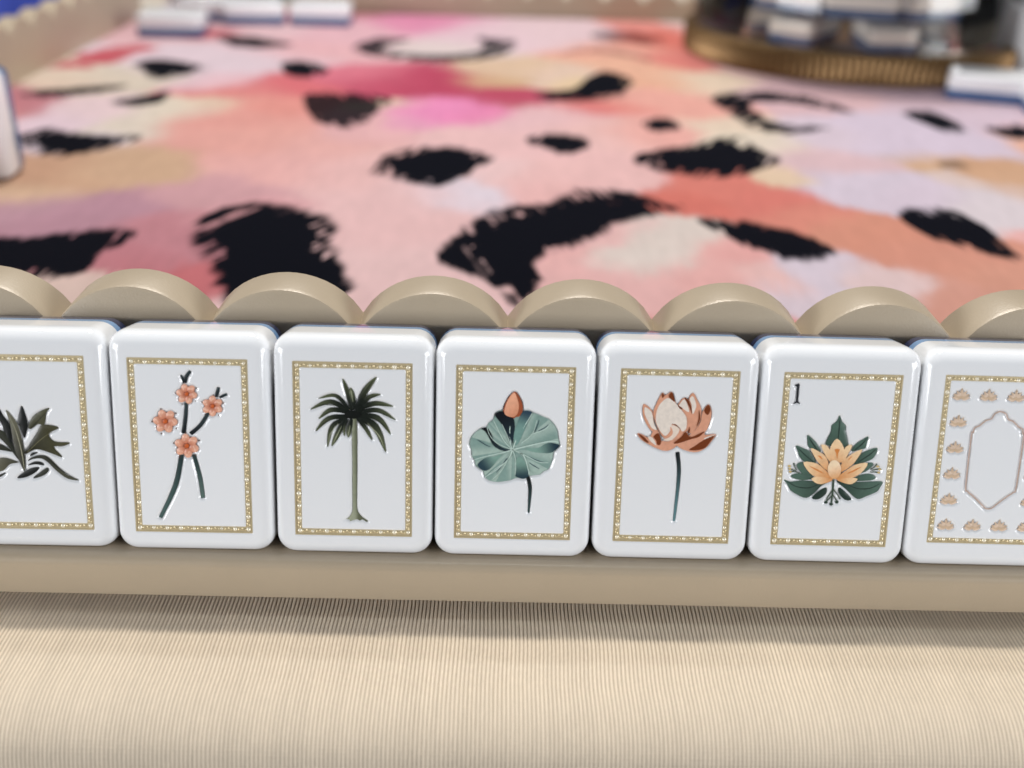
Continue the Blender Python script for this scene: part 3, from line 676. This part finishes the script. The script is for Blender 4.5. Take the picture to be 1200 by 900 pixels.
    t.shape('bud_petal', [(320,55),(340,90),(352,140),(345,190),(320,216),(285,214),(258,195),(262,150),(285,95)], (226, 164, 132), y=.075, dome=.02, parent=bud, mask=False, grad=((280,120),(345,200),(205, 140, 108)))
    t.finish()
tile_leaf()

# --- lotus flower tile
def tile_lotus():
    t = Tile(4, [(727.3, 432.3), (870, 436), (717.3, 636.7), (853.3, 640)], 'white tile with rust and blush lotus flower on a thin stem', .05, -.003)
    t.crop(690, 370, 3); t.stroke('stem', [(313,488),(318,570),(300,732)], (14, 12, 7), (22, 26, 28), grad=((313,488),(300,732),(92, 128, 132)), y=.26)
    t.crop(740, 450, 10); RO, CR, BR_ = (208, 150, 122), (222, 210, 198), (110, 52, 20)
    pet = {'a': [(150,252),(250,345),(270,500),(320,585),(240,578),(180,500),(140,410),(130,320)],
           'c': [(735,122),(790,220),(827,300),(822,430),(770,540),(700,610),(670,520),(690,380),(680,195)],
           'd': [(630,178),(700,262),(722,380),(700,500),(650,590),(630,460),(590,330),(552,262)],
           'e': [(910,258),(946,310),(948,400),(922,500),(872,590),(760,662),(670,645),(740,580),(815,480),(845,345)],
           'b': [(365,118),(402,150),(480,108),(514,215),(560,290),(640,370),(662,460),(655,570),(510,700),(380,655),(320,560),(275,450),(258,350),(298,240)],
           'g': [(65,603),(130,618),(210,655),(260,570),(330,600),(352,690),(500,700),(532,750),(460,800),(390,810),(300,782),(200,732),(110,672)],
           'f': [(500,712),(640,582),(700,652),(862,578),(872,622),(1002,613),(952,690),(882,772),(790,822),(700,822),(600,790),(535,748)]}
    ob = {}
    for k, key in enumerate('acdebgf'): ob[key] = t.shape('petal', pet[key], RO, y=.27-.010*k, dome=.07, sub=3)
    def sh(key, name, p_, c, y): t.shape(name, p_, c, y=y, dome=.012, parent=ob[key], mask=False, sub=3)
    sh('a', 'petal_light', [(160,290),(240,355),(262,480),(298,560),(240,540),(190,450),(155,370)], CR, .188)
    sh('b', 'petal_light', [(300,330),(340,250),(430,180),(520,240),(600,335),(652,420),(648,540),(600,580),(560,525),(480,490),(462,560),(420,620),(385,625),(330,560),(285,450)], CR, .150)
    sh('b', 'petal_light', [(470,505),(570,555),(480,680),(372,680),(470,630)], (224, 206, 190), .148)
    sh('d', 'petal_light', [(562,275),(630,195),(684,330),(662,345),(600,300)], CR, .165)
    sh('c', 'petal_light', [(690,195),(730,160),(768,260),(752,330),(725,370),(712,260)], CR, .176)
    sh('g', 'petal_light', [(190,640),(250,655),(292,742),(230,702)], CR, .142)
    sh('f', 'petal_light', [(875,650),(990,617),(962,642),(862,672)], CR, .130)
    for key, p_, y in (('f', [(500,715),(590,640),(640,582),(700,648),(860,577),(800,642),(700,672),(640,692),(540,722)], .128), ('f', [(680,797),(760,742),(850,682),(986,622),(930,702),(870,772),(780,802)], .128),
                       ('g', [(258,640),(318,600),(350,690),(330,742),(300,732),(290,690)], .138), ('g', [(80,610),(140,640),(204,712),(150,692)], .138), ('e', [(862,332),(910,262),(938,320),(902,384)], .156),
                       ('b', [(440,158),(480,112),(513,220),(470,200)], .146), ('b', [(360,122),(388,150),(366,182)], .146), ('d', [(630,182),(662,192),(702,270),(717,372),(690,300)], .162),
                       ('c', [(800,320),(814,430),(770,522),(794,430)], .170), ('b', [(548,270),(602,300),(580,316)], .146), ('b', [(475,490),(530,498),(585,560),(530,515)], .142), ('d', [(690,520),(685,590),(662,600)], .160)):
        sh(key, 'petal_shadow_mark', p_, BR_, y)
    sh('b', 'petal_shadow_mark', [(405,395),(412,430),(395,490),(400,440)], RO, .140)
    sh('b', 'petal_shadow_mark', [(460,520),(488,580),(470,630),(410,655),(370,630),(420,632),(455,590)], RO, .138)
    t.finish()
tile_lotus()

# --- tile with numeral 1 and cream lotus among green leaves
def tile_one():
    t = Tile(5, [(922.7, 437.7), (1059.3, 441.3), (904.7, 641), (1036.7, 643.3)], 'white tile with numeral 1 above a cream lotus in green leaves', .10, -.0035)
    t.crop(920, 440, 22.5)
    t.shape('numeral', [(308,302),(370,290),(430,252),(447,290),(402,735),(465,790),(440,802),(380,772),(300,804),(276,788),(355,735),(386,345)], (26, 28, 34), sub=1, smooth=False, y=.2, dome=.03)
    t.crop(915, 480, 7.2); G = (78, 102, 90); D2 = (38, 54, 46)
    lv = [[(512,62),(527,112),(562,152),(562,200),(578,280),(562,335),(403,320),(410,260),(440,200),(446,150),(490,112)],
          [(244,233),(292,270),(332,320),(352,382),(280,352),(250,332),(244,280)], [(748,243),(700,270),(640,310),(608,372),(690,352),(722,342),(738,290)],
          [(148,323),(220,350),(272,380),(312,472),(230,467),(180,422),(164,370)], [(823,343),(760,355),(690,390),(628,482),(720,462),(792,422)],
          [(152,492),(190,463),(222,480),(285,580),(200,562)], [(788,480),(740,468),(640,560),(722,542)], [(103,580),(160,558),(240,568),(302,600),(200,617),(130,602)], [(808,586),(750,558),(660,578),(600,620),(762,617)],
          [(43,608),(100,630),(200,618),(320,628),(440,618),(360,662),(300,722),(232,768),(160,742),(100,702),(75,652)], [(863,628),(800,623),(700,628),(600,628),(480,618),(560,692),(650,773),(722,752),(812,712),(842,672)],
          [(278,768),(330,710),(397,678),(392,732),(330,778)], [(604,773),(512,678),(498,720),(552,782)]]
    for k, p_ in enumerate(lv):
        c = np.mean(p_, 0); p_ = np.array(p_, float); far = p_[np.argmax(((p_-np.array([455, 560]))**2).sum(1))]
        t.shape('leaf', p_, G if k < 11 else D2, y=.27-.004*(k % 4), dome=.09, grad=(tuple(far), (455, 560), D2), sub=3)
    for sp in ([(512,90),(505,180),(495,280)], [(70,625),(150,670),(250,680),(330,650)], [(840,640),(760,680),(660,685),(580,655)], [(255,255),(290,310),(335,375)], [(735,260),(690,310),(630,360)], [(160,340),(220,400),(290,460)], [(810,350),(750,400),(660,460)]):
        t.stroke('leaf_rib', sp, (3, 9, 4), (30, 44, 38), y=.165, dome=.02, mask=False)
    t.stroke('stem', [(455,610),(450,700),(435,822)], (16, 14, 12), (52, 70, 56), y=.25)
    for sp in ([(450,735),(420,770),(388,800)], [(448,735),(470,770),(490,802)], [(448,700),(405,760),(402,790)], [(452,690),(490,740),(510,775)], [(150,530),(135,500),(128,470)], [(150,535),(120,530),(90,515)], [(175,555),(140,545),(95,545)], [(760,520),(790,505),(815,475)], [(770,530),(800,525),(840,515)], [(760,545),(800,545),(835,550)]):
        t.stroke('twig', sp, (9, 9, 12), (60, 74, 58), y=.22, dome=.05)
    for cx, cy in ((92, 497), (95, 520), (98, 545), (822, 497), (838, 522), (830, 548)): t.ellipse('bud', cx, cy, 13, 10, (196, 172, 118), n=8, y=.2, dome=.06)
    for cx, cy in ((392, 802), (435, 818), (482, 800)): t.ellipse('bud', cx, cy, 14, 13, (44, 62, 50), n=8, y=.2, dome=.06)
    PE, OR = (232, 200, 158), (206, 140, 84)
    pt = [[(358,313),(412,330),(445,420),(440,470),(402,425),(370,360)], [(612,318),(560,330),(520,420),(530,470),(572,402)], [(487,262),(543,340),(540,440),(490,470),(425,445),(430,340)],
          [(270,343),(350,380),(402,430),(425,545),(350,485),(308,430)], [(693,353),(610,390),(530,460),(510,545),(600,492),(652,430)], [(207,463),(310,470),(380,520),(450,605),(330,592),(258,552)],
          [(738,468),(640,480),(560,530),(470,605),(580,602),(682,552)], [(272,600),(350,580),(448,607),(380,642),(318,642)], [(653,600),(570,590),(480,607),(560,642),(612,642)]]
    for k, p_ in enumerate(pt):
        p_ = np.array(p_, float); far = p_[0]
        t.shape('petal', p_, PE, y=.165-.006*k, dome=.05, grad=(tuple(far), (460, 590), OR), sub=3)
    for p_ in ([(466,350),(508,350),(494,382),(486,432),(476,382)], [(325,405),(350,410),(365,440)], [(610,410),(585,425),(575,445)], [(250,490),(320,520),(380,560),(310,530)], [(690,495),(620,525),(560,560),(620,540)]):
        t.shape('petal_mark', p_, (204, 126, 62), y=.075, dome=.01, mask=False, sub=2)
    t.ellipse('flower_center', 462, 522, 56, 80, (238, 208, 174), y=.07, dome=.07, mask=False, grad=((440, 480), (480, 600), (214, 160, 110)))
    t.finish()
tile_one()

# --- tile with ring of small lotus emblems round a cartouche
def tile_cartouche():
    fr = (8.13, 3.75, 27.85, .85)
    t = Tile(6, [(1106.7, 436), (1243.7, 439.6), (1084, 632.7), (1216, 635.5)], 'white tile with small tan lotus emblems round an ogee outline', -.05, -.004, fr)
    t.crop(1090, 430, 9)
    half = [(705,443),(650,468),(615,520),(560,540),(520,570),(490,595),(440,620),(425,670),(408,700)]
    H1 = t.T(half); t.crop(1090, 530, 8.18); H2 = t.T([(318,295),(332,350),(378,390),(430,440),(468,480),(500,512),(535,520)])
    q = np.concatenate([H1, H2]); cx = (H1[0, 0]+H2[-1, 0])/2; q[:, 0] -= cx
    # two sides of one outline: local coordinates, mirrored
    lft = crom(q, 4, False); rgt = lft.copy()[::-1]; rgt[:, 0] *= -1
    o_ = np.concatenate([lft, rgt[1:-1]]); cen = o_.mean(0)
    tn = np.roll(o_, -1, 0)-np.roll(o_, 1, 0); tn /= np.linalg.norm(tn, axis=1)[:, None]+1e-9; nr = np.stack([-tn[:, 1], tn[:, 0]], 1)
    w = .10; n = len(o_); A = o_+nr*w; B = o_-nr*w
    V = [(x, .12, z) for x, z in A]+[(x, .05, z) for x, z in o_]+[(x, .12, z) for x, z in B]
    Fc = [(r*n+i, r*n+(i+1) % n, (r+1)*n+(i+1) % n, (r+1)*n+i) for r in range(2) for i in range(n)]
    obj('cartouche_line', V, Fc, M['enamel'], t.root, cols=np.tile(np.array(lin((196, 170, 156)))*1.1, (len(V), 1)))
    for i in range(0, n): t.masks.append(np.array([A[i], A[(i+1) % n], B[(i+1) % n], B[i]]))
    zt = t.h([(1155, 460)])[0][1]; zb_ = t.h([(1137, 612.3)])[0][1]; e1 = t.h([(1125, 459.5)])[0][0]; rows = np.linspace(zt, zb_, 6)
    cols_ = [e1, e1/3, -e1/3, -e1]
    def petal_(ang, L, w, bx, bz):
        q = []
        for k in range(6): f = k/6; q.append((w*math.sin(math.pi*f**.8)*(1-.25*f), L*f))
        q.append((0, L))
        q += [(-x_, z_) for x_, z_ in q[-2:0:-1]]
        ca, sa = math.cos(ang), math.sin(ang)
        return np.array([(bx+x_*ca+z_*sa, bz-x_*sa+z_*ca) for x_, z_ in q])
    spec = [(0, 1.30, .26, 0, -.38), (.62, 1.15, .24, .06, -.40), (-.62, 1.15, .24, -.06, -.40), (1.05, 1.08, .22, .10, -.46), (-1.05, 1.08, .22, -.10, -.46), (1.40, 1.28, .30, .02, -.66), (-1.40, 1.28, .30, -.02, -.66)]
    for r, z in enumerate(rows):
        for c, x in enumerate(cols_):
            if 0 < r < 5 and c in (1, 2): continue
            base = None
            for k_, sp_ in enumerate(spec):
                pp = petal_(*sp_)*np.array([1.0, 1.0])+np.array([x, z]); t.masks.append(pp)
                o2 = relief('lotus_emblem' if base is None else 'petal', base or t.root, pp, (190, 166, 138) if k_ % 2 else (180, 154, 126), .24-.006*k_, .07, grad=(np.array([x, z+1]), np.array([x, z-.5]), (214, 190, 168)))
                base = base or o2
            cup = crom([(-1.12, .02), (-.62, -.24), (-.28, -.30), (0, -.18), (.28, -.30), (.62, -.24), (1.12, .02), (.82, -.46), (.45, -.72), (0, -.58), (-.45, -.72), (-.82, -.46)], 3)+np.array([x, z])
            t.masks.append(cup); relief('petal_base', base, cup, (196, 170, 142), .18, .06)
    t.finish()
tile_cartouche()

# ------------------------------------------------------------------ loose tiles on the mat and in the jar
sg = 3
LY = TD-4.4
V, Fc = loft(front_rings(sg, 5)+[rring(0, LY, sg)], cap0=True); LW = mesh_data('face_block', V, Fc, M['tile'])
V, Fc = loft([rring(0, LY, sg)]+back_rings(sg, 4), cap1=True); LB = mesh_data('back_layer', V, Fc, M['bgblue'])
def loose(mat4, label, group):
    o = bpy.data.objects.new('mahjong_tile', None); COL.objects.link(o); o.empty_display_size = .005
    o.matrix_world = mat4; tag(o, label, 'mahjong tile', group)
    link('face_block', LW, o); link('back_layer', LB, o); return o
# a tile lying face up: local -y points up
LIE = Matrix.Rotation(math.radians(-90), 4, 'X')            # z -> +y, -y -> +z ; centre of the back is the origin below
CENTER = Matrix.Translation((0, -TD*MM, -TH_/2*MM))
def lying(x, y, z, rz, tilt=(0, 0)):
    return Matrix.Translation((x*MM, y*MM, z*MM)) @ Matrix.Rotation(rz, 4, 'Z') @ Matrix.Rotation(tilt[0], 4, 'X') @ Matrix.Rotation(tilt[1], 4, 'Y') @ LIE @ CENTER
def upright(x, y, z, rz):
    return Matrix.Translation((x*MM, y*MM, z*MM)) @ Matrix.Rotation(rz, 4, 'Z') @ Matrix.Translation((0, -TD/2*MM, 0))
GL = 'loose tiles lying on the mat'
g_ = ground(197, 44, MAT_Z); loose(lying(g_[0], g_[1]+11, MAT_Z, math.radians(93)), 'loose tile lying face up against the end of the empty side rack', GL)
g_ = ground(245, 26, MAT_Z); loose(lying(g_[0]-2, g_[1]+11, MAT_Z, math.radians(80)), 'loose tile lying face up, middle one of three beside the side rack end', GL)
g_ = ground(295, 29, MAT_Z); loose(lying(g_[0], g_[1]+10, MAT_Z, math.radians(97)), 'loose tile lying face up just behind a thin dark strip', GL)
g_ = ground(374, 31, MAT_Z); loose(lying(g_[0], g_[1]+12, MAT_Z, math.radians(90)), 'loose tile lying face up against the far rack back', GL)
g_ = ground(1145, 122, MAT_Z); loose(lying(g_[0]+8, g_[1]+13, MAT_Z, math.radians(70)), 'loose tile lying face up in front of the jar', GL)
g_ = ground(1200, 134, MAT_Z); loose(lying(g_[0]+18, g_[1]+6, MAT_Z, math.radians(78)), 'loose tile lying at the cut-off end of the tile before the jar', GL)
g_ = ground(1172, 92, MAT_Z); loose(upright(g_[0]+10, g_[1]+6, MAT_Z, math.radians(-70)), 'tile standing upright on the mat beside the jar', GL)
g_ = ground(20, 214, MAT_Z); loose(upright(g_[0]-13.0, g_[1]+7, MAT_Z, math.radians(2)), 'lone tile standing upright on the mat before the empty side rack', GL)

# ------------------------------------------------------------------ clear jar with fluted base, full of tiles
JX, JY, JR = 169.0, 427.0, 76.0
def build_jar():
    root = empty('tile_jar', (JX, JY, MAT_Z)); tag(root, 'large clear round jar with fluted bronze base, full of tiles', 'jar')
    n = 150*4; Vv = []; H = 13.0
    rows = [(-1.5, 0.0), (0, .8), (0, H-1.2), (-1.0, H), (-6, H)]
    for j, (dr, z) in enumerate(rows):
        for i in range(n):
            fl = (0, 1.2, 1.7, 1.2)[i % 4] if j in (1, 2) else 0
            a = 2*math.pi*i/n; r = JR+3.2+dr+fl; Vv.append((r*math.cos(a), r*math.sin(a), z))
    Fc = [(j*n+i, j*n+(i+1) % n, (j+1)*n+(i+1) % n, (j+1)*n+i) for j in range(4) for i in range(n)]
    Vv.append((0, 0, H-2)); c = len(Vv)-1
    Fc += [(4*n+i, 4*n+(i+1) % n, c) for i in range(n)]
    autosmooth(obj('fluted_base', Vv, Fc, M['bronze'], root), 60)
    n = 96; Vv = []
    for r, z in ((JR+.8, H-1), (JR+.8, 150), (JR-1.6, 150), (JR-1.6, H-1)):
        for i in range(n): a = 2*math.pi*i/n; Vv.append((r*math.cos(a), r*math.sin(a), z))
    Fc = [(j*n+i, j*n+(i+1) % n, (j+1)*n+(i+1) % n, (j+1)*n+i) for j in range(3) for i in range(n)]
    obj('clear_wall', Vv, Fc, M['clear'], root)
    rn = random.Random(11); z = MAT_Z+H
    for layer in range(8):
        off = rn.uniform(0, 1); base_ang = rn.uniform(0, math.pi)
        if layer % 2 == 0 or layer > 2:      # a ring of tiles round the wall
            k = 10
            for i in range(k):
                a = 2*math.pi*(i+off)/k
                if layer > 3 and i % 4 == 0: continue
                rr = JR-21
                tilt = (rn.uniform(-.05, .05), 0) if layer < 2 else (rn.uniform(-.34, .34), rn.uniform(-.3, .3))
                loose(lying(JX+rr*math.cos(a), JY+rr*math.sin(a), z+(0 if layer < 3 else 1.5), a+math.pi/2+(math.pi/2 if i % 3 == 0 else 0)*0+(rn.uniform(-.06, .06) if layer < 2 else rn.uniform(-.8, .8)), tilt), 'tile lying in the pile inside the clear jar', 'tiles piled inside the jar')
        else:
            k = 12
            for i in range(k):
                a = 2*math.pi*(i+off)/k; rr = JR-20
                loose(lying(JX+rr*math.cos(a), JY+rr*math.sin(a), z, a+math.pi/2+rn.uniform(-.25, .25)+math.pi/2, (0, 0)), 'tile lying in the pile inside the clear jar', 'tiles piled inside the jar')
        z += 12.6
build_jar()

# ------------------------------------------------------------------ things beyond the racks
def build_blue():
    root_x, root_y = -292, 492
    nx, ny = 60, 60; V = []
    for j in range(ny):
        for i in range(nx):
            u, v = i/(nx-1)*2-1, j/(ny-1)*2-1; r = min(1, max(abs(u), abs(v))); h = (1-r**4)
            z = h*(24+26*(float(vnoise(np.array(u*2.2+9), np.array(v*2.2+4)))-.4)+14*abs(float(vnoise(np.array(u*5+v*3+2), np.array(v*2+7)))-.5)*2)
            V.append((u*68, v*95, max(z, 0)-.02))
    Fc = [(j*nx+i, j*nx+i+1, (j+1)*nx+i+1, (j+1)*nx+i) for j in range(ny-1) for i in range(nx-1)]
    o = obj('blue_cloth', V, Fc, M['bluecloth']); o.location = (root_x*MM, root_y*MM, 0)
    tag(o, 'crumpled royal blue cloth lying behind the empty side rack', 'cloth')
build_blue()
def sprig(x, y, n, s, label, seed):
    rn = random.Random(seed); root = empty('leaf_sprig', (x, y, 0)); tag(root, label, 'sprig', 'green leaf sprigs behind the loose tiles')
    for k in range(n):
        a = rn.uniform(0, 6.28); el = rn.uniform(.25, 1.1); L = s*rn.uniform(.7, 1.1); V = []; Fc = []
        for j in range(7):
            t = j/6; w = .26*L*math.sin(math.pi*min(1, t*.97+.02)); r = L*t*math.cos(el); z = L*t*math.sin(el)-.35*L*t*t+1
            for q in (-1, 0, 1): V.append((r*math.cos(a)-q*w*math.sin(a), r*math.sin(a)+q*w*math.cos(a), max(.2, z-(abs(q) == 0)*.08*w*3)))
        for j in range(6):
            for q in (0, 1): b = j*3+q; Fc.append((b, b+1, b+4, b+3))
        obj('leaf', V, Fc, M['leaf'], root)
sprig(-188, 560, 11, 30, 'green leaf sprig just past the end of the side rack', 2)
sprig(-118, 566, 11, 28, 'green leaf sprig by the black pouch at the far rack end', 5)
V, Fc = [], []
def rbox(name, w, d, h, loc, rz, mt, label, cat, bev=2.0):
    bm = bmesh.new(); bmesh.ops.create_cube(bm, size=1)
    for v in bm.verts: v.co = Vector((v.co.x*w*MM, v.co.y*d*MM, (v.co.z+.5)*h*MM))
    bmesh.ops.bevel(bm, geom=bm.edges[:], offset=bev*MM, segments=3, profile=.6, affect='EDGES')
    me = bpy.data.meshes.new(name); bm.to_mesh(me); bm.free(); me.materials.append(mt)
    me.polygons.foreach_set('use_smooth', [True]*len(me.polygons))
    o = link(name, me); o.location = [v*MM for v in loc]; o.rotation_euler = (0, 0, rz); tag(o, label, cat); return autosmooth(o, 50)
rbox('black_pouch', 46, 30, 16, (-152, 580, 0), .1, M['black'], 'small black pouch lying between the green sprigs', 'pouch', 5)
rbox('pale_box', 60, 40, 46, (298, 462, MAT_Z), .12, M['card'], 'pale grey box standing on the mat beside the jar', 'box', 2.5)
